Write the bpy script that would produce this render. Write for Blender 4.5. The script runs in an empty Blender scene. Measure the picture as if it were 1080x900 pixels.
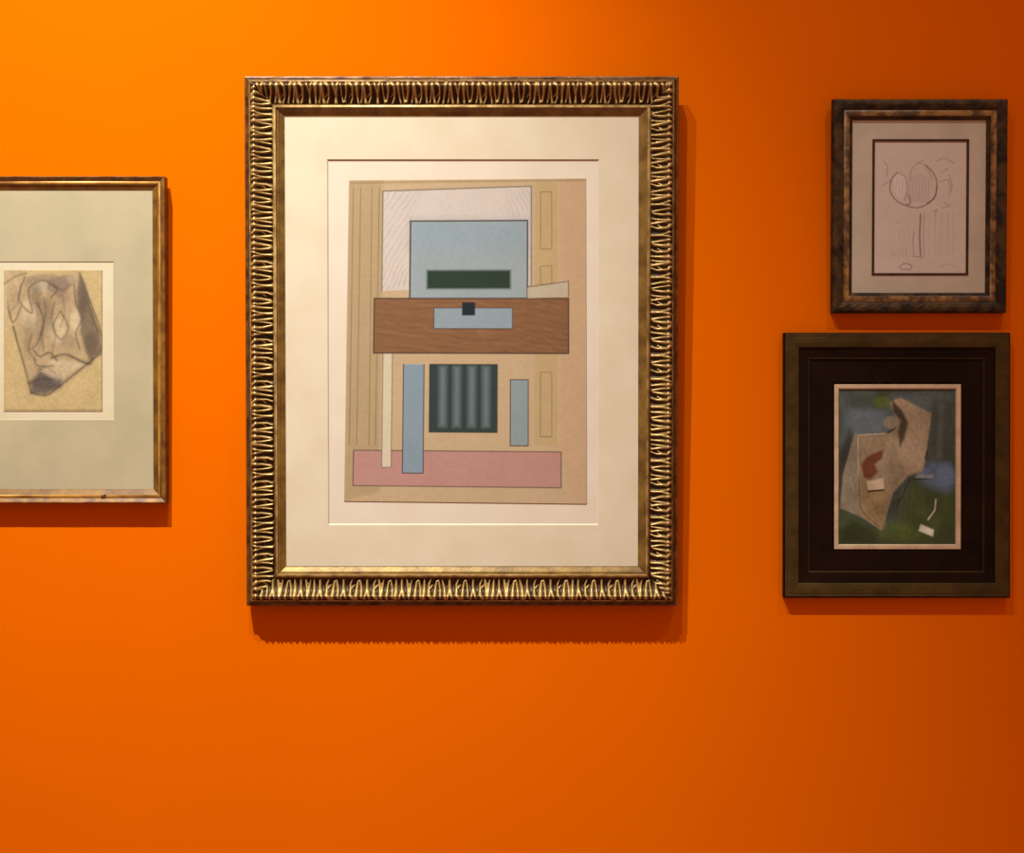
import bpy, math, random
import numpy as np
from mathutils import Vector, Matrix

random.seed(7); np.random.seed(7)
sc = bpy.context.scene
C = sc.collection
D = 3.0            # camera to wall
S = 0.002          # metres per reference pixel on the wall plane
ZC = 1.55          # height of the camera

def lin(c):
    return tuple(((v/255)/12.92 if v <= 10 else (((v/255)+.055)/1.055)**2.4) for v in c)

# ------------------------------------------------------------------ materials
def new_mat(name):
    m = bpy.data.materials.new(name); m.use_nodes = True
    nt = m.node_tree; b = nt.nodes['Principled BSDF']
    return m, nt, b

def mat_noise(name, c1, c2, scale=40, rough=.5, metal=0., bump=0., bscale=300, stretch=(1,1,1), contrast=(.35,.65), spec=.5, detail=4):
    m, nt, b = new_mat(name); N = nt.nodes; L = nt.links
    tc = N.new('ShaderNodeTexCoord'); mp = N.new('ShaderNodeMapping'); mp.inputs['Scale'].default_value = stretch
    L.new(tc.outputs['Object'], mp.inputs['Vector'])
    n = N.new('ShaderNodeTexNoise'); n.inputs['Scale'].default_value = scale; n.inputs['Detail'].default_value = detail
    L.new(mp.outputs[0], n.inputs['Vector'])
    r = N.new('ShaderNodeValToRGB')
    r.color_ramp.elements[0].position = contrast[0]; r.color_ramp.elements[1].position = contrast[1]
    r.color_ramp.elements[0].color = (*c1, 1); r.color_ramp.elements[1].color = (*c2, 1)
    L.new(n.outputs['Fac'], r.inputs[0]); L.new(r.outputs[0], b.inputs['Base Color'])
    b.inputs['Roughness'].default_value = rough; b.inputs['Metallic'].default_value = metal
    b.inputs['Specular IOR Level'].default_value = spec
    if bump:
        n2 = N.new('ShaderNodeTexNoise'); n2.inputs['Scale'].default_value = bscale; n2.inputs['Detail'].default_value = 5
        L.new(mp.outputs[0], n2.inputs['Vector'])
        bp = N.new('ShaderNodeBump'); bp.inputs['Strength'].default_value = bump; bp.inputs['Distance'].default_value = .002
        L.new(n2.outputs['Fac'], bp.inputs['Height']); L.new(bp.outputs[0], b.inputs['Normal'])
    return m

def mat_attr(name, rough=.85, metal=0., spec=.2, ior=1.5, grain=0.0, gscale=500):
    m, nt, b = new_mat(name); N = nt.nodes; L = nt.links
    a = N.new('ShaderNodeAttribute'); a.attribute_name = 'paint'
    if grain:
        tc = N.new('ShaderNodeTexCoord'); n = N.new('ShaderNodeTexNoise'); n.inputs['Scale'].default_value = gscale
        n.inputs['Detail'].default_value = 3
        L.new(tc.outputs['Object'], n.inputs['Vector'])
        mr = N.new('ShaderNodeMapRange'); mr.inputs['From Min'].default_value = .3; mr.inputs['From Max'].default_value = .7
        mr.inputs['To Min'].default_value = 1-grain; mr.inputs['To Max'].default_value = 1+grain
        L.new(n.outputs['Fac'], mr.inputs['Value'])
        mx = N.new('ShaderNodeVectorMath'); mx.operation = 'SCALE'
        L.new(a.outputs['Color'], mx.inputs[0]); L.new(mr.outputs[0], mx.inputs['Scale'])
        L.new(mx.outputs[0], b.inputs['Base Color'])
    else:
        L.new(a.outputs['Color'], b.inputs['Base Color'])
    b.inputs['Roughness'].default_value = rough; b.inputs['Metallic'].default_value = metal
    b.inputs['Specular IOR Level'].default_value = spec
    return m

# ------------------------------------------------------------------ mesh helpers
def link(name, me, mat, parent=None, smooth=False):
    o = bpy.data.objects.new(name, me); C.objects.link(o)
    if mat: me.materials.append(mat)
    if parent: o.parent = parent
    if smooth:
        me.polygons.foreach_set('use_smooth', [True]*len(me.polygons))
    me.update()
    return o

def ring(name, x0, x1, z0, z1, prof, mat, parent, smooth=False, jitter=0.0):
    """mitred moulding: prof = [(inset, height)], front faces -y.  Each rail is subdivided
    along its length so that jitter can give the edges the wobble of worn hand-finished wood"""
    nseg = 40 if jitter else 1
    vs, fs = [], []
    corners = [(x0,z0),(x1,z0),(x1,z1),(x0,z1)]; sgn = [(1,1),(-1,1),(-1,-1),(1,-1)]
    n = 4*nseg
    rnd = random.Random(name + str(x0))
    for (i, h) in prof:
        cs = [(cx+sx*i, cz+sz*i) for (cx,cz),(sx,sz) in zip(corners, sgn)]
        for k in range(4):
            a, b = cs[k], cs[(k+1)%4]
            for q in range(nseg):
                t = q/nseg
                j = rnd.uniform(-jitter, jitter) if q else 0
                vs.append((a[0]+(b[0]-a[0])*t, -(h+j), a[1]+(b[1]-a[1])*t))
    for r in range(len(prof)-1):
        for k in range(n):
            fs.append((r*n+k, r*n+(k+1)%n, (r+1)*n+(k+1)%n, (r+1)*n+k))
    me = bpy.data.meshes.new(name); me.from_pydata(vs, [], fs)
    return link(name, me, mat, parent, smooth)

def slab(name, pts, h0, h1, mat, parent):
    """flat sheet or board with thickness from outline pts (x,z) counter-clockwise"""
    n = len(pts)
    vs = [(x,-h0,z) for x,z in pts] + [(x,-h1,z) for x,z in pts]
    fs = [tuple(range(n))[::-1], tuple(range(n,2*n))] + [(k,(k+1)%n,n+(k+1)%n,n+k) for k in range(n)]
    me = bpy.data.meshes.new(name); me.from_pydata(vs, [], fs)
    return link(name, me, mat, parent)

def grid_mesh(name, P, col, mat, parent, smooth=True, flip=False):
    """P: (ny,nx,3) array; col: (ny,nx,3) linear colour"""
    ny, nx, _ = P.shape
    idx = np.arange(ny*nx).reshape(ny, nx)
    q = np.stack([idx[:-1,:-1], idx[:-1,1:], idx[1:,1:], idx[1:,:-1]], -1).reshape(-1,4)
    if flip: q = q[:, ::-1]
    me = bpy.data.meshes.new(name)
    me.vertices.add(ny*nx); me.vertices.foreach_set('co', P.reshape(-1).astype(np.float32))
    me.loops.add(q.size); me.loops.foreach_set('vertex_index', q.reshape(-1).astype(np.int32))
    me.polygons.add(len(q))
    me.polygons.foreach_set('loop_start', np.arange(0, q.size, 4, dtype=np.int32))
    me.update(calc_edges=True)
    at = me.color_attributes.new('paint', 'FLOAT_COLOR', 'POINT')
    c4 = np.concatenate([col.reshape(-1,3), np.ones((ny*nx,1))], 1).astype(np.float32)
    at.data.foreach_set('color', c4.reshape(-1))
    return link(name, me, mat, parent, smooth)

# ------------------------------------------------------------------ framed picture roots
class Pic:
    """a picture hanging on the wall, leaning forward by `tilt`; its local y=0 is its back"""
    def __init__(s, name, label, cat, px, py_bottom, tilt, gap=.002):
        s.o = bpy.data.objects.new(name, None); C.objects.link(s.o)
        s.o['label'] = label; s.o['category'] = cat
        s.o.empty_display_size = .1
        s.loc = Vector(((px-540)*S, -gap, ZC-(py_bottom-450)*S)); s.t = tilt
        s.o.location = s.loc; s.o.rotation_euler = (tilt, 0, 0)
        s.R = Matrix.Rotation(tilt, 3, 'X')
    def at(s, px, py, h):
        """where the sight line through photo point (px,py) meets this picture's plane at height h off its back"""
        cam = Vector((0, -D, ZC)); d = Vector(((px-540)*S, D, -(py-450)*S))
        n = s.R @ Vector((0,-1,0)); p0 = s.loc + n*h
        k = (p0-cam).dot(n)/d.dot(n)
        l = s.R.transposed() @ (cam + d*k - s.loc)
        return l.x, l.z
    def rect(s, x0, y0, x1, y1, h):
        a = s.at(x0, y1, h); b = s.at(x1, y0, h)
        return a[0], b[0], a[1], b[1]

# ------------------------------------------------------------------ painting onto fine grids
class Paint:
    def __init__(s, x0, y0, x1, y1, res, base):
        s.x0, s.y0, s.x1, s.y1 = x0, y0, x1, y1
        nx, ny = int((x1-x0)*res)+1, int((y1-y0)*res)+1
        s.X, s.Y = np.meshgrid(np.linspace(x0, x1, nx), np.linspace(y0, y1, ny))
        s.c = np.zeros((ny, nx, 3)) + np.array(base, float)
        s.aa = .8/res
    def noise(s, cell, seed=0, sx=1., sy=1.):
        r = np.random.RandomState(seed)
        gx = (s.X-s.x0)/cell*sx; gy = (s.Y-s.y0)/cell*sy
        g = r.rand(int(gy.max())+3, int(gx.max())+3)
        ix, iy = gx.astype(int), gy.astype(int); fx, fy = gx-ix, gy-iy
        fx = fx*fx*(3-2*fx); fy = fy*fy*(3-2*fy)
        return (g[iy,ix]*(1-fx)+g[iy,ix+1]*fx)*(1-fy)+(g[iy+1,ix]*(1-fx)+g[iy+1,ix+1]*fx)*fy
    def mix(s, a, col, op=1.):
        a = np.clip(a*op, 0, 1)[..., None]
        s.c = s.c*(1-a) + np.array(col, float)*a
    def dseg(s, a, b):
        ax, ay = a; bx, by = b; dx, dy = bx-ax, by-ay
        t = np.clip(((s.X-ax)*dx+(s.Y-ay)*dy)/max(dx*dx+dy*dy, 1e-9), 0, 1)
        return np.hypot(s.X-ax-t*dx, s.Y-ay-t*dy)
    def poly(s, pts, col, op=1., soft=None):
        soft = soft or s.aa
        d = np.full(s.X.shape, 1e9); ins = np.zeros(s.X.shape, bool)
        for a, b in zip(pts, pts[1:]+pts[:1]):
            d = np.minimum(d, s.dseg(a, b))
            if a[1] != b[1]:
                c = ((a[1] > s.Y) != (b[1] > s.Y)) & (s.X < (b[0]-a[0])*(s.Y-a[1])/(b[1]-a[1])+a[0])
                ins ^= c
        sd = np.where(ins, -d, d)
        s.mix(np.clip(.5-sd/soft/2, 0, 1), col, op)
    def line(s, pts, w, col, op=1., soft=None):
        soft = soft or s.aa
        d = np.full(s.X.shape, 1e9)
        for a, b in zip(pts, pts[1:]): d = np.minimum(d, s.dseg(a, b))
        s.mix(np.clip((w/2-d)/soft+.5, 0, 1), col, op)
    def ell(s, cx, cy, rx, ry, col, op=1., soft=None):
        soft = soft or s.aa
        r = np.hypot((s.X-cx)/rx, (s.Y-cy)/ry)
        s.mix(np.clip((1-r)*min(rx, ry)/soft+.5, 0, 1), col, op)
    def hatch(s, pts, ang, gap, col, op, w=.8, seed=0):
        """pencil hatching inside the outline"""
        keep = s.c.copy(); m = Paint.__new__(Paint); m.__dict__.update(s.__dict__); m.c = np.zeros_like(s.c)
        m.poly(pts, (1,1,1), 1., 1.5)
        u = -s.X*math.sin(ang)+s.Y*math.cos(ang)
        u = u + (s.noise(34, seed)-.5)*gap*1.6 + (s.noise(10, seed+2)-.5)*gap*.35
        st = np.clip((np.cos(u/gap*2*math.pi)-(.2))*w, 0, 1)*(.1+1.1*s.noise(9, seed+5))
        s.mix(m.c[...,0]*st, col, op)
    def grain(s, amt, cell=2., seed=3):
        n = s.noise(cell, seed)*.6 + s.noise(cell*6, seed+1)*.4 - .5
        s.c = np.clip(s.c*(1+n[...,None]*amt*2), 0, 1)
    def build(s, name, pic, h, mat, corners=None, thick=.0006, flipcheck=True):
        ny, nx = s.X.shape
        if corners is None: corners = [(s.x0,s.y0),(s.x1,s.y0),(s.x1,s.y1),(s.x0,s.y1)]
        q = [np.array(pic.at(*c, h)) for c in corners]
        u = np.linspace(0, 1, nx)[None,:,None]; v = np.linspace(0, 1, ny)[:,None,None]
        g = (q[0]*(1-u)+q[1]*u)*(1-v)+(q[3]*(1-u)+q[2]*u)*v
        P = np.zeros((ny, nx, 3)); P[...,0] = g[...,0]; P[...,2] = g[...,1]; P[...,1] = -h
        # turned-down rim so that the sheet has an edge of its own
        P = np.pad(P, ((1,1),(1,1),(0,0)), mode='edge'); col = np.pad(s.c, ((1,1),(1,1),(0,0)), mode='edge')
        P[0,:,1] = P[-1,:,1] = -(h-thick); P[:,0,1] = P[:,-1,1] = -(h-thick)
        return grid_mesh(name, P, col, mat, pic.o, smooth=False, flip=True)

# ------------------------------------------------------------------ the setting
def struct(o): o['kind'] = 'structure'; return o
def wall():
    m, nt, b = new_mat('orange_wall_paint'); N = nt.nodes; L = nt.links
    tc = N.new('ShaderNodeTexCoord')
    n = N.new('ShaderNodeTexNoise'); n.inputs['Scale'].default_value = 2.2; n.inputs['Detail'].default_value = 3
    L.new(tc.outputs['Object'], n.inputs['Vector'])
    r = N.new('ShaderNodeValToRGB')
    r.color_ramp.elements[0].position = .3; r.color_ramp.elements[1].position = .7
    r.color_ramp.elements[0].color = (*WALL_A, 1); r.color_ramp.elements[1].color = (*WALL_B, 1)
    L.new(n.outputs['Fac'], r.inputs[0]); L.new(r.outputs[0], b.inputs['Base Color'])
    n2 = N.new('ShaderNodeTexNoise'); n2.inputs['Scale'].default_value = 260; n2.inputs['Detail'].default_value = 3
    L.new(tc.outputs['Object'], n2.inputs['Vector'])
    bp = N.new('ShaderNodeBump'); bp.inputs['Strength'].default_value = .06; bp.inputs['Distance'].default_value = .001
    L.new(n2.outputs['Fac'], bp.inputs['Height']); L.new(bp.outputs[0], b.inputs['Normal'])
    b.inputs['Roughness'].default_value = .9; b.inputs['Specular IOR Level'].default_value = 0
    vs = [(-3.2,0,0),(3.2,0,0),(3.2,0,5.4),(-3.2,0,5.4),(-3.2,.12,0),(3.2,.12,0),(3.2,.12,5.4),(-3.2,.12,5.4)]
    fs = [(0,1,2,3),(5,4,7,6),(4,0,3,7),(1,5,6,2),(3,2,6,7),(4,5,1,0)]
    me = bpy.data.meshes.new('wall_back'); me.from_pydata(vs, [], fs)
    return struct(link('wall_back', me, m))

WALL_A = (.37, .0775, .0002); WALL_B = (.385, .0805, .0002)
wall()

# illumination each picture receives, used to turn seen colours into surface colours
EL, EB, ERT, ERB = (3.1,2.6,2.0), (2.6,2.13,1.86), (1.4,1.0,.72), (1.6,1.15,.95)
def sc_(c, e): return tuple(min(v/q, .9) for v, q in zip(lin(c), e))

# ------------------------------------------------------------------ gilt materials
dark_gilt = mat_noise('bronze_gilt_side', sc_((70,38,8),EB), sc_((130,84,30),EB), 60, .45, .35, .3, 250)
lip_gilt  = mat_noise('worn_gilt_lip', sc_((110,70,20),EB), sc_((190,140,70),EB), 70, .4, .45, .3, 300)
bead_gilt = mat_noise('pale_gilt_bead', sc_((160,115,55),EB), sc_((225,180,110),EB), 50, .4, .45, .2, 300)
sight_gilt= mat_noise('brown_gilt_slope', sc_((114,80,24),EB), sc_((160,122,50),EB), 30, .42, .4, .15, 200)
carve_mat = mat_attr('carved_gilt', .42, .45, .5, grain=.25, gscale=350)
paper_mat = mat_attr('painted_paper', .9, 0, .1, grain=.04, gscale=700)
canvas_mat= mat_attr('painted_board', .7, 0, .2, grain=.08, gscale=500)

# ------------------------------------------------------------------ the large carved gilt frame
def carved_band(pic, x0, x1, z0, z1, i0, i1, h0, h1):
    """four mitred rails of acanthus strokes carved in relief on a cove falling towards the picture"""
    nv = 40; W = i1-i0; Ps = []; Cs = []
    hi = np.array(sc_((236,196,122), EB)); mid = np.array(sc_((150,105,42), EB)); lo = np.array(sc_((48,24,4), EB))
    rails = []
    corners = [(x0,z0),(x1,z0),(x1,z1),(x0,z1)]
    dirs = [(1,0),(0,1),(-1,0),(0,-1)]; inn = [(0,1),(-1,0),(0,-1),(1,0)]
    lens = [x1-x0, z1-z0, x1-x0, z1-z0]
    for k in range(4):
        Ln = lens[k]; nu = int(Ln/.0011)
        v = np.linspace(0, 1, nv)[:,None]; s = np.linspace(0, 1, nu)[None,:]
        ins = i0+v*W
        U = ins + s*(Ln-2*ins); V = v+0*s
        relief = np.zeros_like(U)
        rnd = random.Random(40+k)
        u = i0+.004; m = rnd.randrange(5)
        def stroke(pts, w, amp):
            p = [(uu, vv*W) for uu, vv in pts]
            lo_u = min(a[0] for a in p)-.01; hi_u = max(a[0] for a in p)+.01
            msk = (U > lo_u) & (U < hi_u)
            if not msk.any(): return
            uu = U[msk]; vv = (V*W)[msk]; best = np.zeros(uu.shape)
            n = len(p)-1
            for q in range(n):
                ax, ay = p[q]; bx, by = p[q+1]; dx, dy = bx-ax, by-ay
                t = np.clip(((uu-ax)*dx+(vv-ay)*dy)/(dx*dx+dy*dy+1e-12), 0, 1)
                d = np.hypot(uu-ax-t*dx, vv-ay-t*dy)
                ww = w*(1.15-.45*(q+t)/n)
                best = np.maximum(best, np.exp(-(d/ww)**2*1.3)*amp)
            relief[msk] = np.maximum(relief[msk], best)
        P_ = .0125
        while u < Ln-i0-.004:
            j = lambda a: rnd.uniform(-a, a)
            m = (m+1+rnd.randrange(2)) % 5; w = .0035+j(.0006)
            if m == 0:      # looped leaf, open to the outer edge
                stroke([(u, .06),(u+.001, .45),(u+.004, .85),(u+.008, .9),(u+.011, .5),(u+.012, .1)], w, 1)
                u += .0185
            elif m == 1:    # slanting stroke
                a = j(.004); stroke([(u-a, .04),(u-a*.2+.001, .5),(u+a, .95)], w*1.15, 1); u += .0085
            elif m == 2:    # forked leaf
                stroke([(u+.004, .95),(u+.004, .5),(u-.001, .05)], w, 1); stroke([(u+.004, .55),(u+.010, .08)], w, .9); u += .0165
            elif m == 3:    # leaf with a curled tip
                stroke([(u+.008, .05),(u+.002, .25),(u+.002, .7),(u+.006, .95)], w, 1); stroke([(u+.004, .5),(u+.009, .65)], w*.8, .7); u += .0140
            else:           # leaf tied at the outer edge
                stroke([(u-.002, .95),(u+.003, .08),(u+.008, .92)], w, 1); stroke([(u+.003, .5),(u+.003, .75)], w*.7, .6); u += .0150
        r2 = relief
        # fine veins cut in every stroke
        vein = .5+.5*np.sin(U*3800+V*4+np.sin(V*9)*1.2)
        h = h0+(h1-h0)*V + .0095*np.exp(-((V-.19)/.13)**2) - .0035*np.sin(np.clip((V-.25)/.75,0,1)*math.pi) + r2*(.0068-.0045*np.exp(-((V-.12)/.16)**2)) + vein*.0008*r2
        edge = np.clip(np.minimum(V, 1-V)/.06, 0, 1)
        h = h*edge + (h0+(h1-h0)*V)*(1-edge)
        (cx, cz), (dx, dz), (ix, iz) = corners[k], dirs[k], inn[k]
        P = np.zeros(U.shape+(3,))
        P[...,0] = cx+dx*U+ix*ins; P[...,2] = cz+dz*U+iz*ins; P[...,1] = -h
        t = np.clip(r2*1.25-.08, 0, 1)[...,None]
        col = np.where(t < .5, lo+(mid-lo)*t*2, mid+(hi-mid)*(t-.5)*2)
        Ps.append(P); Cs.append(col)
    # one mesh holding the whole continuous band
    o = None
    me = bpy.data.meshes.new('carved_band'); vs = []; qs = []; cs = []; off = 0
    for P, col in zip(Ps, Cs):
        ny, nx, _ = P.shape; idx = np.arange(ny*nx).reshape(ny, nx)+off; off += ny*nx
        q = np.stack([idx[:-1,:-1], idx[:-1,1:], idx[1:,1:], idx[1:,:-1]], -1).reshape(-1,4)
        vs.append(P.reshape(-1,3)); qs.append(q); cs.append(col.reshape(-1,3))
    vs = np.concatenate(vs); q = np.concatenate(qs); cs = np.concatenate(cs)
    me.vertices.add(len(vs)); me.vertices.foreach_set('co', vs.reshape(-1).astype(np.float32))
    me.loops.add(q.size); me.loops.foreach_set('vertex_index', q.reshape(-1).astype(np.int32))
    me.polygons.add(len(q)); me.polygons.foreach_set('loop_start', np.arange(0, q.size, 4, dtype=np.int32))
    me.update(calc_edges=True)
    at = me.color_attributes.new('paint', 'FLOAT_COLOR', 'POINT')
    at.data.foreach_set('color', np.concatenate([cs, np.ones((len(cs),1))], 1).astype(np.float32).reshape(-1))
    return me

def big_picture():
    p = Pic('framed_print', 'large carved gilt frame with cream mat and blue, brown and pink print',
            'framed picture', 489, 637, math.radians(1.3), gap=.009)
    H = .040
    x0, x1, z0, z1 = p.rect(259, 79, 716.5, 640, H)
    fr = ring('frame_moulding', x0, x1, z0, z1,
              [(.012,0),(-.001,0),(-.001,.022),(0,.0245),(.002,.0255),(.0035,.0250),(.0050,.0265),(.0090,.0325),(.0105,.0335)], dark_gilt, p.o, jitter=.0003)
    ring('outer_lip', x0, x1, z0, z1, [(.0100,.0330),(.0106,.0355),(.0122,.0362),(.0132,.0345)], lip_gilt, fr, True)
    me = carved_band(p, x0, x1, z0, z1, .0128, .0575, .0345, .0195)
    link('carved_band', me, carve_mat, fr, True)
    ring('inner_bead', x0, x1, z0, z1, [(.0560,.0170),(.0575,.0225),(.0600,.0290),(.0625,.0308),(.0640,.0310),(.0650,.0300)], bead_gilt, fr, True)
    ring('sight_edge', x0, x1, z0, z1, [(.0648,.0302),(.0668,.0275),(.0700,.0268),(.0712,.0250),(.0800,.0203),(.0815,.0203),(.0815,.0100)], sight_gilt, fr)
    # mat board with its bevelled window
    cream = mat_noise('cream_mat_board', sc_((236,216,184),EB), sc_((242,224,194),EB), 12, .9, 0, .03, 600, spec=.1)
    hm = .0195
    ox0, ox1, oz0, oz1 = x0+.078, x1-.078, z0+.078, z1-.078
    wx0, wx1, wz0, wz1 = p.rect(346, 168, 632, 554, hm)
    def window_board(name, o, w, h, th, mat, par):
        vs = []
        for (a, b, c, d), hh in ((o, h), (w, h), ((w[0]+th, w[1]-th, w[2]+th, w[3]-th), h-th)):
            vs += [(a,-hh,c),(b,-hh,c),(b,-hh,d),(a,-hh,d)]
        fs = [(r*4+k, r*4+(k+1)%4, r*4+4+(k+1)%4, r*4+4+k) for r in range(2) for k in range(4)]
        me = bpy.data.meshes.new(name); me.from_pydata(vs, [], fs)
        return link(name, me, mat, par)
    mt = window_board('mat_board', (ox0,ox1,oz0,oz1), (wx0,wx1,wz0,wz1), hm, .0026, cream, p.o)
    back = mat_noise('cream_backing_paper', sc_((240,220,196),EB), sc_((245,227,204),EB), 10, .9, 0, .02, 600, spec=.1)
    slab('backing_sheet', [(ox0,oz0),(ox1,oz0),(ox1,oz1),(ox0,oz1)], .004, hm-.0026, back, p.o)
    # the print: plain blocks of colour in place of the artwork
    k = lambda c: sc_(c, EB)
    a = Paint(363, 188, 619, 531, 1.6, k((206,176,138)))
    ink = k((70,55,45))
    a.poly([(363,188),(400,188),(400,520),(363,531)], k((186,158,118)), .8, 2)
    for x in (368, 376, 388, 396): a.line([(x,196),(x+random.uniform(-1,1),470)], 1.1, k((120,95,62)), .55)
    a.poly([(400,200),(560,196),(560,300),(400,306)], k((218,202,190)), 1)
    a.hatch([(400,200),(440,200),(430,300),(400,306)], -1.1, 5, k((150,130,125)), .5, seed=1)
    a.hatch([(530,200),(560,196),(560,290),(540,290)], 1.25, 5, k((165,145,138)), .45, seed=2)
    a.line([(400,306),(400,200),(560,196),(560,300)], 1.3, ink, .7)
    # sand blocks on the right
    a.poly([(564,192),(588,192),(588,470),(564,470)], k((200,170,122)), .9)
    for y0, y1 in ((202,262),(280,300),(392,460)): a.line([(570,y0),(582,y0),(582,y1),(570,y1),(570,y0)], 1, k((125,95,55)), .6)
    a.poly([(590,190),(619,188),(619,531),(604,531),(592,470)], k((208,170,132)), .7, 2)
    # pink band
    a.poly([(372,476),(592,476),(592,514),(372,514)], k((196,146,134)), 1); a.line([(372,476),(592,476),(592,514),(372,514),(372,476)], 1.2, ink, .75)
    # tall blocks
    a.poly([(402,318),(412,318),(412,494),(402,494)], k((222,206,176)), 1); a.line([(402,318),(402,494),(412,494),(412,318)], 1.1, ink, .6)
    a.poly([(424,384),(446,384),(446,500),(424,500)], k((142,160,172)), 1); a.line([(424,384),(424,500),(446,500),(446,384)], 1.2, ink, .8)
    a.poly([(538,400),(557,400),(557,470),(538,470)], k((150,162,162)), 1); a.line([(538,400),(538,470),(557,470),(557,400),(538,400)], 1.2, ink, .8)
    # dark green block with soft grey stripes
    a.poly([(452,384),(524,384),(524,456),(452,456)], k((52,70,66)), 1)
    for x in (466,481,497,512): a.poly([(x-3.5,386),(x+3.5,386),(x+3.5,450),(x-3.5,450)], k((118,130,134)), .85, 3)
    a.line([(452,384),(524,384),(524,456),(452,456),(452,384)], 1.2, k((40,45,35)), .8)
    # blue block, green bar, brown bar
    a.poly([(430,232),(556,232),(556,322),(430,322)], k((162,172,174)), 1)
    a.poly([(430,232),(556,232),(556,262),(430,262)], k((150,168,178)), .6, 8)
    a.line([(430,322),(430,232),(556,232),(556,322)], 1.7, ink, .9)
    a.poly([(448,284),(538,284),(538,304),(448,304)], k((48,66,52)), 1, 1.5)
    a.poly([(392,314),(600,314),(600,372),(392,372)], k((142,100,68)), 1)
    a.hatch([(392,314),(600,314),(600,372),(392,372)], .12, 6, k((100,66,42)), .5, seed=6)
    a.hatch([(392,314),(600,314),(600,372),(392,372)], .05, 11, k((172,122,86)), .5, seed=9)
    a.line([(392,314),(600,314),(600,372),(392,372),(392,314)], 1.6, ink, .85)
    a.poly([(456,324),(540,324),(540,346),(456,346)], k((152,166,172)), 1); a.line([(456,324),(540,324),(540,346),(456,346),(456,324)], 1.1, ink, .7)
    a.poly([(486,318),(500,318),(500,332),(486,332)], k((36,46,52)), 1)
    a.poly([(556,302),(600,296),(600,312),(556,314)], k((200,184,160)), .9); a.line([(556,302),(600,296),(600,312)], 1.1, ink, .7)
    a.line([(366,191),(617,190)], 1.5, k((140,110,75)), .6, 2)
    a.grain(.06, 2.5)
    a.build('print', p, .0178, paper_mat, corners=[(368,190),(618,188),(619,532),(363,529)])
    return p
big_picture()

# ------------------------------------------------------------------ left framed drawing
def window_board(name, o, w, h, th, mat, par):
    vs = []
    for (a, b, c, d), hh in ((o, h), (w, h), ((w[0]+th, w[1]-th, w[2]+th, w[3]-th), h-th)):
        vs += [(a,-hh,c),(b,-hh,c),(b,-hh,d),(a,-hh,d)]
    fs = [(r*4+k, r*4+(k+1)%4, r*4+4+(k+1)%4, r*4+4+k) for r in range(2) for k in range(4)]
    me = bpy.data.meshes.new(name); me.from_pydata(vs, [], fs)
    return link(name, me, mat, par)

def curve(pts, n=8):
    """smooth polyline through pts"""
    out = []; P = [pts[0]]+list(pts)+[pts[-1]]
    for i in range(1, len(P)-2):
        for q in range(n):
            t = q/n; a, b, c, d = P[i-1], P[i], P[i+1], P[i+2]
            out.append(tuple(.5*((2*b[k])+(-a[k]+c[k])*t+(2*a[k]-5*b[k]+4*c[k]-d[k])*t*t+(-a[k]+3*b[k]-3*c[k]+d[k])*t**3) for k in (0,1)))
    out.append(tuple(pts[-1])); return out

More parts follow.
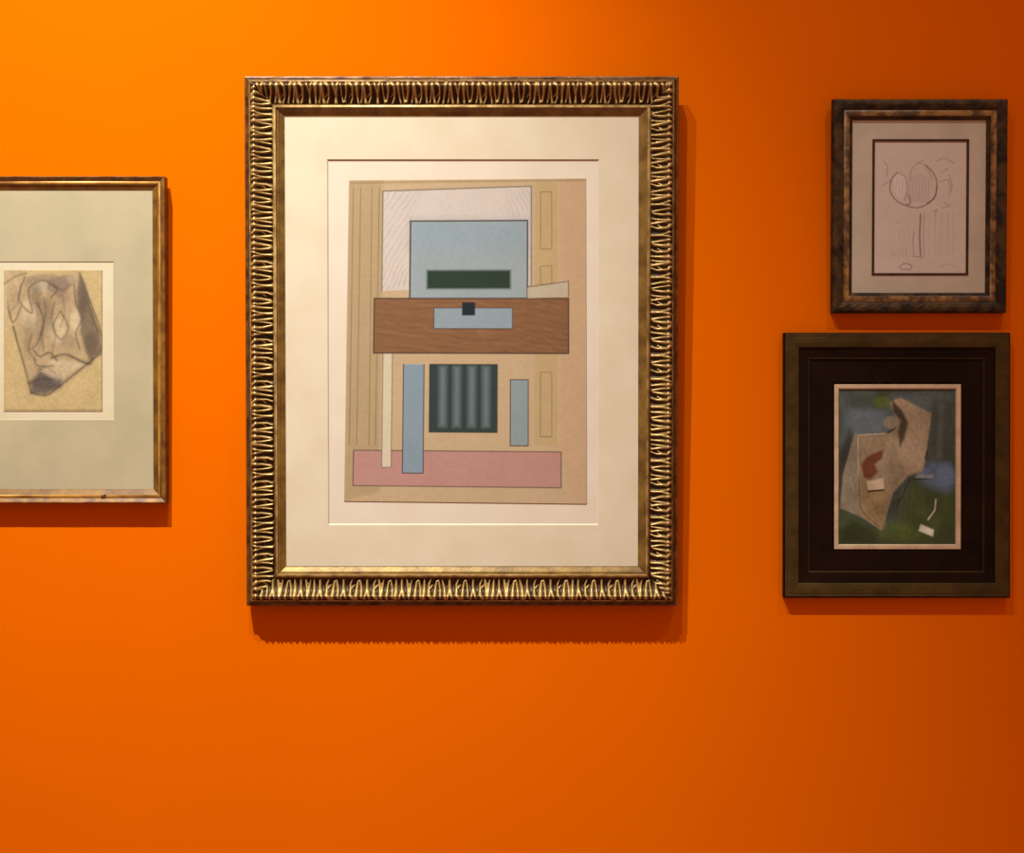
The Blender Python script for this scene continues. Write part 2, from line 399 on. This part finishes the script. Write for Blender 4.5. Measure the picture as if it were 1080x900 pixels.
def left_picture():
    p = Pic('framed_drawing', 'thin gold frame with sage mat around a brown charcoal drawing',
            'framed picture', 56, 529, math.radians(.9))
    k = lambda c: sc_(c, EL)
    H = .026
    x0, x1, z0, z1 = p.rect(-62, 186, 173.5, 530.5, H)
    brown = mat_noise('dark_brown_gilt_edge', k((108,60,4)), k((168,112,20)), 40, .55, .2, .2, 200)
    gold = mat_noise('satin_gold_rail', k((165,104,18)), k((232,170,60)), 25, .45, .35, .15, 200, stretch=(1,1,1))
    fr = ring('frame_moulding', x0, x1, z0, z1, [(.010,0),(0,0),(0,.0262),(.0008,.0272),(.0020,.0270),(.0105,.0222)], brown, p.o, jitter=.0002)
    rail = ring('gold_rail', x0, x1, z0, z1, [(.0100,.0224),(.0110,.0236),(.0130,.0240),(.0150,.0232),(.0162,.0218)], gold, fr, True)
    olive = mat_noise('olive_gold_slope', k((112,70,6)), k((160,110,24)), 30, .5, .25, .1, 200)
    ring('inner_slope', x0, x1, z0, z1, [(.0160,.0220),(.0165,.0212),(.0265,.0166),(.0280,.0160),(.0280,.0060)], olive, fr)
    cx_, cz_ = p.at(109, 523, .0262)
    slab('chip', [(cx_-.0055,cz_-.0016),(cx_-.001,cz_-.0022),(cx_+.0055,cz_+.0006),(cx_+.004,cz_+.0026),(cx_-.001,cz_+.0010),(cx_-.005,cz_+.0004)], .0215, .0263, mat_noise('bare_dark_wood', k((50,24,4)), k((80,42,10)), 90, .8), fr)
    sage = mat_noise('sage_mat_board', k((208,194,146)), k((220,203,154)), 9, .9, 0, .03, 600, spec=.1)
    hm = .0155
    o = (x0+.025, x1-.025, z0+.025, z1-.025)
    w = p.rect(-8, 276, 120, 443, hm)
    window_board('mat_board', o, w, hm, .0012, sage, p.o)
    cream = mat_noise('cream_inner_mat', k((246,229,176)), k((252,236,188)), 12, .9, 0, .02, 600, spec=.1)
    slab('inner_mat', [(o[0],o[2]),(o[1],o[2]),(o[1],o[3]),(o[0],o[3])], .004, hm-.0012, cream, p.o)
    k = lambda c: sc_(c, (2.6,2.15,1.75))
    a = Paint(4, 285, 108, 434, 3, k((206,178,122)))
    pen = k((70,55,48)); gr = k((120,102,82)); lt = k((226,202,158))
    a.poly([(4,285),(30,285),(22,320),(8,345),(4,345)], k((196,170,130)), .7, 4)
    a.poly([(26,292),(84,287),(104,352),(104,376),(58,414),(34,416),(24,380),(16,340)], k((188,160,118)), .8, 3)
    a.poly([(84,290),(89,300),(106,352),(107,372),(94,380),(84,350),(80,310)], gr, .85, 2)
    a.ell(48,298,22,9, k((140,120,98)), .5, 3); a.ell(44,302,13,6, k((198,176,140)), .7, 2)
    a.poly([(34,318),(50,316),(48,352),(40,372),(36,350)], k((150,126,100)), .6, 3)
    a.ell(72,296,9,6, k((176,150,122)), .8, 2); a.ell(60,348,9,14, lt, .5, 4); a.ell(80,338,6,12, lt, .6, 3); a.ell(30,330,8,16, lt, .5, 4)
    a.poly([(32,404),(42,390),(66,394),(64,408),(48,416),(34,415)], k((98,86,80)), .85, 2.5)
    a.poly([(50,296),(68,290),(74,302),(64,314),(50,306)], k((120,100,84)), .5, 2)
    a.poly([(54,378),(92,384),(60,402),(44,392)], k((214,188,146)), .8, 2)
    a.hatch([(84,290),(106,352),(107,372),(94,380),(82,330)], 1.1, 3, pen, .4, seed=4)
    a.hatch([(20,310),(34,300),(36,370),(22,372)], 1.5, 3, pen, .35, seed=5)
    a.hatch([(50,300),(78,300),(78,380),(50,380)], .9, 3, pen, .3, seed=8)
    a.hatch([(32,386),(66,386),(66,416),(32,416)], .4, 2.6, pen, .45, seed=11)
    for q, w_ in (([(26,292),(20,316),(34,330),(30,306),(44,296),(60,304),(54,314)],1.3), ([(14,345),(24,380),(33,414)],1.6),
                  ([(33,414),(48,417),(62,408),(104,374)],1.9), ([(84,288),(92,310),(107,352),(106,374)],1.4),
                  ([(54,378),(70,374),(92,384),(98,378)],1.7), ([(36,370),(42,376),(52,372),(60,380)],1.6),
                  ([(78,300),(80,320),(86,336),(80,352),(84,368)],1.2), ([(40,320),(46,340),(40,360),(34,368)],1.2), ([(64,328),(56,344),(64,358),(72,346),(64,328)],1.0),
                  ([(8,324),(14,340),(22,324)],1.0), ([(36,378),(40,386),(56,386)],1.4), ([(4,300),(16,292),(28,288)],1.0)):
        a.line(curve(q), w_*2.6, pen, .22, 3); a.line(curve(q), w_, pen, .5, 1.1)
    for cx,cy,rx,ry,c_,op in ((38,312,6,12,(96,78,64),.5),(52,330,5,20,(120,98,76),.45),(66,312,7,9,(150,118,100),.5),(88,318,4,16,(88,72,58),.5),(30,356,5,18,(140,116,84),.5),(72,360,8,8,(160,132,108),.5),(48,404,14,7,(80,68,62),.45),(96,362,7,12,(104,88,68),.5),(14,312,6,16,(176,148,112),.5),(60,400,5,4,(150,140,128),.4)): a.ell(cx,cy,rx,ry,k(c_),op,5)
    for q, w_ in (([(46,314),(48,330),(44,352),(46,370)],3), ([(58,318),(54,336),(58,352),(55,372)],2.2), ([(34,352),(30,368),(38,380)],2.4), ([(66,312),(68,330),(64,344)],2),
                  ([(8,318),(12,336),(16,352),(20,370)],1.8), ([(74,376),(84,380),(96,384)],2.6), ([(30,404),(44,400),(62,402)],3), ([(22,300),(18,320),(10,330)],2), ([(52,300),(66,306),(74,300)],2.4), ([(92,316),(98,336),(104,350)],2.6), ([(40,390),(50,388),(58,394)],2)):
        a.line(curve(q), w_, pen, .32, 2.2)
    a.line([(4,432.5),(108,432.5)], 1.2, k((130,100,60)), .5); a.line([(107.3,285),(107.3,434)], 1, k((130,100,60)), .5)
    a.grain(.16, 2.2, 9)
    a.build('drawing', p, hm-.0004, paper_mat)
left_picture()

# ------------------------------------------------------------------ small drawing, top right
def small_picture():
    p = Pic('framed_drawing', 'small mottled gilt frame with faint pencil drawing, hung above the black frame',
            'framed picture', 972, 328, math.radians(1.3))
    k = lambda c: sc_(c, ERT)
    H = .022
    x0, x1, z0, z1 = p.rect(878, 104, 1064, 330, H)
    dk = mat_noise('dark_mottled_gilt', k((20,11,3)), k((62,39,12)), 34, .6, .1, .5, 120, spec=.2, stretch=(1,1,1), contrast=(.4,.62))
    gd = mat_noise('rubbed_gold_bead', k((60,36,8)), k((128,86,34)), 45, .5, .15, .3, 160, contrast=(.42,.6))
    fr = ring('frame_moulding', x0, x1, z0, z1, [(.010,0.00000),(0,0.00000),(0,0.01560),(.002,0.02015),(.006,0.02243),(.012,0.02275),(.018,0.02113),(.0235,0.01788)], dk, p.o, jitter=.0006)
    ring('gold_bead', x0, x1, z0, z1, [(.0230,0.01768),(.0245,0.01918),(.0290,0.01982),(.0330,0.01885),(.0350,0.01703)], gd, fr, True)
    ring('inner_slope', x0, x1, z0, z1, [(.0345,0.01723),(.0360,0.01625),(.0425,0.01040),(.0425,0.00390)], dk, fr)
    grey = mat_noise('grey_mat_board', k((160,140,112)), k((172,150,122)), 12, .9, 0, .04, 500, spec=.1)
    hm = .0085
    o = (x0+.040, x1-.040, z0+.040, z1-.040)
    w = p.rect(919.5, 147, 1022, 290.5, hm)
    window_board('mat_board', o, w, hm, .0003, grey, p.o)
    fil = mat_noise('dark_brown_fillet', k((48,24,10)), k((66,36,16)), 50, .7, 0, 0, spec=.1)
    ring('dark_fillet', *w, [(-.0002,hm-.001),(-.0002,hm+.0012),(.0046,hm+.0008),(.0046,0.00520)], fil, p.o)
    slab('backing_sheet', [(o[0],o[2]),(o[1],o[2]),(o[1],o[3]),(o[0],o[3])], .003, .0066, grey, p.o)
    a = Paint(921, 149, 1020.5, 289, 3, k((180,157,134)))
    pen = k((84,68,62))
    def pl(q, w_=.8, op=.5): a.line(curve(q), w_, pen, op, .8)
    a.ell(949, 196, 8, 12, k((196,174,152)), .6, 3); a.ell(970, 197, 16, 19, k((172,150,130)), .35, 5)
    pl([(946,182),(940,190),(939,202),(946,212),(956,217),(968,219),(980,214),(987,204),(988,192),(984,182),(976,174)], 1.3, .7)
    pl([(946,182),(954,186),(957,198),(954,212)], .9, .55); pl([(960,190),(962,178),(970,172),(978,178),(984,190)], .8, .45)
    pl([(958,206),(960,214),(956,216)], 2.2, .5); pl([(978,214),(986,208),(988,196)], 1.6, .6)
    for i in range(7): pl([(961+i*3.2,184+abs(i-3)),(959+i*3.4,198),(962+i*2.8,213)], .7, .32)
    for i in range(4): pl([(942+i*3.4,190),(941+i*3.4,206)], .6, .3)
    pl([(971,226),(970,250),(971,270)], 1.7, .7); pl([(975,224),(974,250),(975,271)], .8, .45); pl([(964,244),(963,256),(964,270)], .9, .5)
    pl([(962,270),(974,272)], 1, .5)
    for x in (981,987,993,1000,1006): pl([(x,224),(x-1,250),(x-1,268)], .6, .25)
    for q in ([(988,170),(996,167),(1006,172)],[(992,182),(1000,178)],[(990,192),(1000,190),(1002,200)],[(996,214),(1002,217),(994,219)],[(984,224),(988,221),(986,228)],[(932,170),(936,176),(935,186)],[(940,190),(930,196)],[(968,172),(974,169)],[(1001,184),(1004,196),(1001,206)]): pl(q, 1, .45)
    for i in range(6): pl([(940+i*3,262+i%2),(941+i*3,270)], .7, .35)
    pl([(948,282),(954,278),(961,280),(960,284),(950,284)], 1.3, .55); pl([(992,281),(1000,279),(1010,281)], .8, .35); pl([(944,236),(950,234)], .7, .3)
    a.hatch([(936,224),(1010,224),(1010,276),(936,276)], 1.57, 5, pen, .10, seed=2)
    a.grain(.05, 2)
    a.build('drawing', p, hm-.001, paper_mat, thick=.002)
small_picture()

# ------------------------------------------------------------------ painting in the black frame, lower right
def dark_picture():
    p = Pic('framed_painting', 'wide black frame with cream inner edge around a blue, green and beige painting',
            'framed picture', 946.5, 630, math.radians(.25))
    k = lambda c: sc_(c, ERB)
    H = .020
    x0, x1, z0, z1 = p.rect(827, 351, 1066, 631, H)
    ol = mat_noise('olive_brown_rim', k((52,34,9)), k((68,46,15)), 30, .6, 0, .15, 200, spec=.1)
    bk = mat_noise('black_brown_stain', k((17,6,2)), k((26,10,3)), 14, .6, 0, .1, 200, spec=.06)
    fr = ring('frame_moulding', x0, x1, z0, z1, [(.010,0.00000),(0,0.00000),(0,0.01700),(.003,0.01925)], bk, p.o)
    ring('raised_rim', x0, x1, z0, z1, [(.0028,0.01920),(.0060,0.02000),(.0085,0.01900),(.0100,0.02010),(.0200,0.02010),(.0290,0.01875),(.0310,0.01750)], ol, fr)
    ring('stepped_panel', x0, x1, z0, z1, [(.0308,0.01760),(.0325,0.01500),(.0520,0.01325),(.0560,0.00950),(.0570,0.01000),(.1010,0.00900),(.1040,0.00900)], bk, fr)
    ring('step_highlight_bead', x0, x1, z0, z1, [(.0518,.0130),(.0528,.0142),(.0542,.0136),(.0560,.0102)], mat_noise('olive_step_highlight', k((40,22,6)), k((52,32,10)), 30, .6, 0, spec=.1), fr)  # added ridge, its lighter colour standing for light caught on the panel step
    cr = mat_noise('cream_painted_fillet', k((170,136,104)), k((190,156,122)), 40, .6, 0, .1, 300)
    wx = p.rect(880, 405.5, 1013.5, 579.5, .0105)
    ring('cream_fillet', *wx, [(0,0.00750),(0,0.01025),(.0010,0.01075),(.0080,0.01075),(.0090,0.00950),(.0105,0.00650),(.0105,0.00300)], cr, fr)
    slab('backing_board', [(wx[0]-.01,wx[2]-.01),(wx[1]+.01,wx[2]-.01),(wx[1]+.01,wx[3]+.01),(wx[0]-.01,wx[3]+.01)], .002, .0060, bk, p.o)
    a = Paint(885, 410, 1008.5, 575, 3, k((62,74,62)))
    a.poly([(885,410),(1008,410),(1008,440),(960,470),(885,470)], k((84,98,96)), .8, 10)
    a.ell(915,446,22,18, k((92,108,118)), .8, 12); a.ell(912,424,18,8, k((66,82,58)), .6, 6)
    a.poly([(983,420),(1006,424),(1004,500),(980,486)], k((66,72,62)), .9, 3); a.poly([(990,424),(996,424),(994,484),(988,484)], k((92,98,88)), .6, 2)
    a.ell(988,505,20,17, k((84,108,136)), .9, 9); a.ell(998,500,9,12, k((96,120,150)), .6, 5)
    a.poly([(885,536),(906,548),(938,566),(950,540),(965,505),(1008,524),(1008,575),(885,575)], k((62,76,26)), .9, 5)
    a.ell(946,562,22,10, k((86,104,30)), .6, 7); a.ell(978,548,14,14, k((76,86,38)), .6, 6)
    a.poly([(885,560),(900,548),(925,562),(925,575),(885,575)], k((38,50,20)), .8, 4)
    a.poly([(885,480),(896,452),(900,460),(889,520),(885,530)], k((40,38,30)), .7, 3)
    # beige planes
    a.poly([(902,456),(906,460),(906,500),(910,546),(886,536),(889,500)], k((146,128,102)), .95, 1.2)
    a.poly([(938,424),(950,420),(982,438),(976,480),(972,498),(958,502),(942,520),(930,560),(908,545),(904,500),(905,459),(936,458),(948,450)], k((152,126,92)), 1, 1)
    a.poly([(940,424),(950,420),(982,436),(974,496),(956,500),(944,470),(956,446)], k((168,140,106)), .9, 1.5)
    a.poly([(936,458),(956,470),(948,500),(936,520),(928,490)], k((176,150,112)), .5, 3)
    a.poly([(910,506),(936,520),(932,556),(912,544)], k((156,122,66)), .8, 3)
    a.ell(940,446,8,7, k((150,134,104)), .9, 2)
    a.poly([(924,416),(940,412),(936,432),(920,430)], k((66,80,28)), .9, 3); a.ell(930,424,9,6, k((92,110,34)), .7, 3)
    a.poly([(940,420),(952,434),(958,446),(954,462),(949,472),(947,456),(950,444),(942,434)], k((52,42,26)), .9, 1.5)
    a.poly([(908,490),(914,482),(922,478),(932,474),(930,484),(922,490),(926,498),(918,506),(911,504)], k((112,56,22)), 1, 1.5)
    a.poly([(914,508),(932,504),(933,516),(916,517)], k((206,176,138)), 1, 1); a.line([(916,518.5),(932,517)], 2, k((54,34,20)), .9)
    a.line([(905,500),(905,459),(936,457)], 1.2, k((196,172,134)), .7); a.line([(936,457),(944,452)], 2, k((90,46,20)), .8)
    a.line([(945,536),(960,506),(984,505)], 1.6, k((48,40,26)), .8); a.poly([(968,500),(984,501),(984,505),(966,504)], k((136,140,140)), .9, 1)
    a.line([(976,484),(978,476)], 2, k((50,34,20)), .8); a.line([(942,532),(952,524)], 3, k((60,48,26)), .6, 2)
    a.line(curve([(906,505),(908,535),(918,548),(928,556)]), 1.1, k((110,80,40)), .7)
    for x in (952,957,963): a.line([(x,516),(x-4,560)], 1, k((92,100,50)), .35)
    a.line([(987,527),(986,538),(979,548)], 1.8, k((196,186,160)), .9)
    a.poly([(971,553),(985,559),(984,566),(969,560)], k((222,212,188)), 1, 1); 
    a.hatch([(885,410),(1008,410),(1008,575),(885,575)], 1.2, 7, k((40,40,30)), .14, seed=3)
    g_ = a.c.mean(2, keepdims=True); a.c = (a.c*.82+g_*.18)*.74
    sh = a.noise(14, 21); a.c *= (.78+.44*sh)[...,None]
    a.grain(.2, 2.4, 5)
    a.build('painting', p, .0070, canvas_mat, corners=[(885,410),(1008.5,410),(1008.5,575),(885,575)], thick=.001)
dark_picture()

# ------------------------------------------------------------------ light
def spot(name, loc, target, power, size, blend, radius, col=(1,.93,.82)):
    l = bpy.data.lights.new(name, 'SPOT'); l.energy = power; l.spot_size = math.radians(size); l.spot_blend = blend
    l.shadow_soft_size = radius; l.color = col
    o = bpy.data.objects.new(name, l); C.objects.link(o); o.location = loc
    o.rotation_euler = (Vector(target)-Vector(loc)).to_track_quat('-Z', 'Y').to_euler()
    return o
LC = (1,.90,.76)
spot('track_spotlight', (-1.12,-1.95,4.95), (-.94,0,1.25), 1930, 54, 1, .02, LC)
spot('track_spotlight', (-.48,-1.95,4.95), (-.24,0,1.00), 450, 54, 1, .02, LC)
spot('track_spotlight', (1.40,-1.95,4.95), (1.0,0,1.30), 180, 54, 1, .08, LC)

w = bpy.data.worlds.new('World'); sc.world = w; w.use_nodes = True
bg = w.node_tree.nodes['Background']; bg.inputs[0].default_value = (1,.38,.22,1); bg.inputs[1].default_value = .75

# ------------------------------------------------------------------ camera
cam = bpy.data.cameras.new('camera'); co = bpy.data.objects.new('camera', cam); C.objects.link(co)
co.location = (0,-D,ZC); co.rotation_euler = (math.pi/2,0,0)
cam.sensor_width = 36; cam.lens = 36*D/(1080*S); cam.sensor_fit = 'HORIZONTAL'
sc.camera = co
sc.view_settings.view_transform = 'Standard'; sc.view_settings.look = 'None'
sc.view_settings.exposure = 0; sc.view_settings.gamma = 1
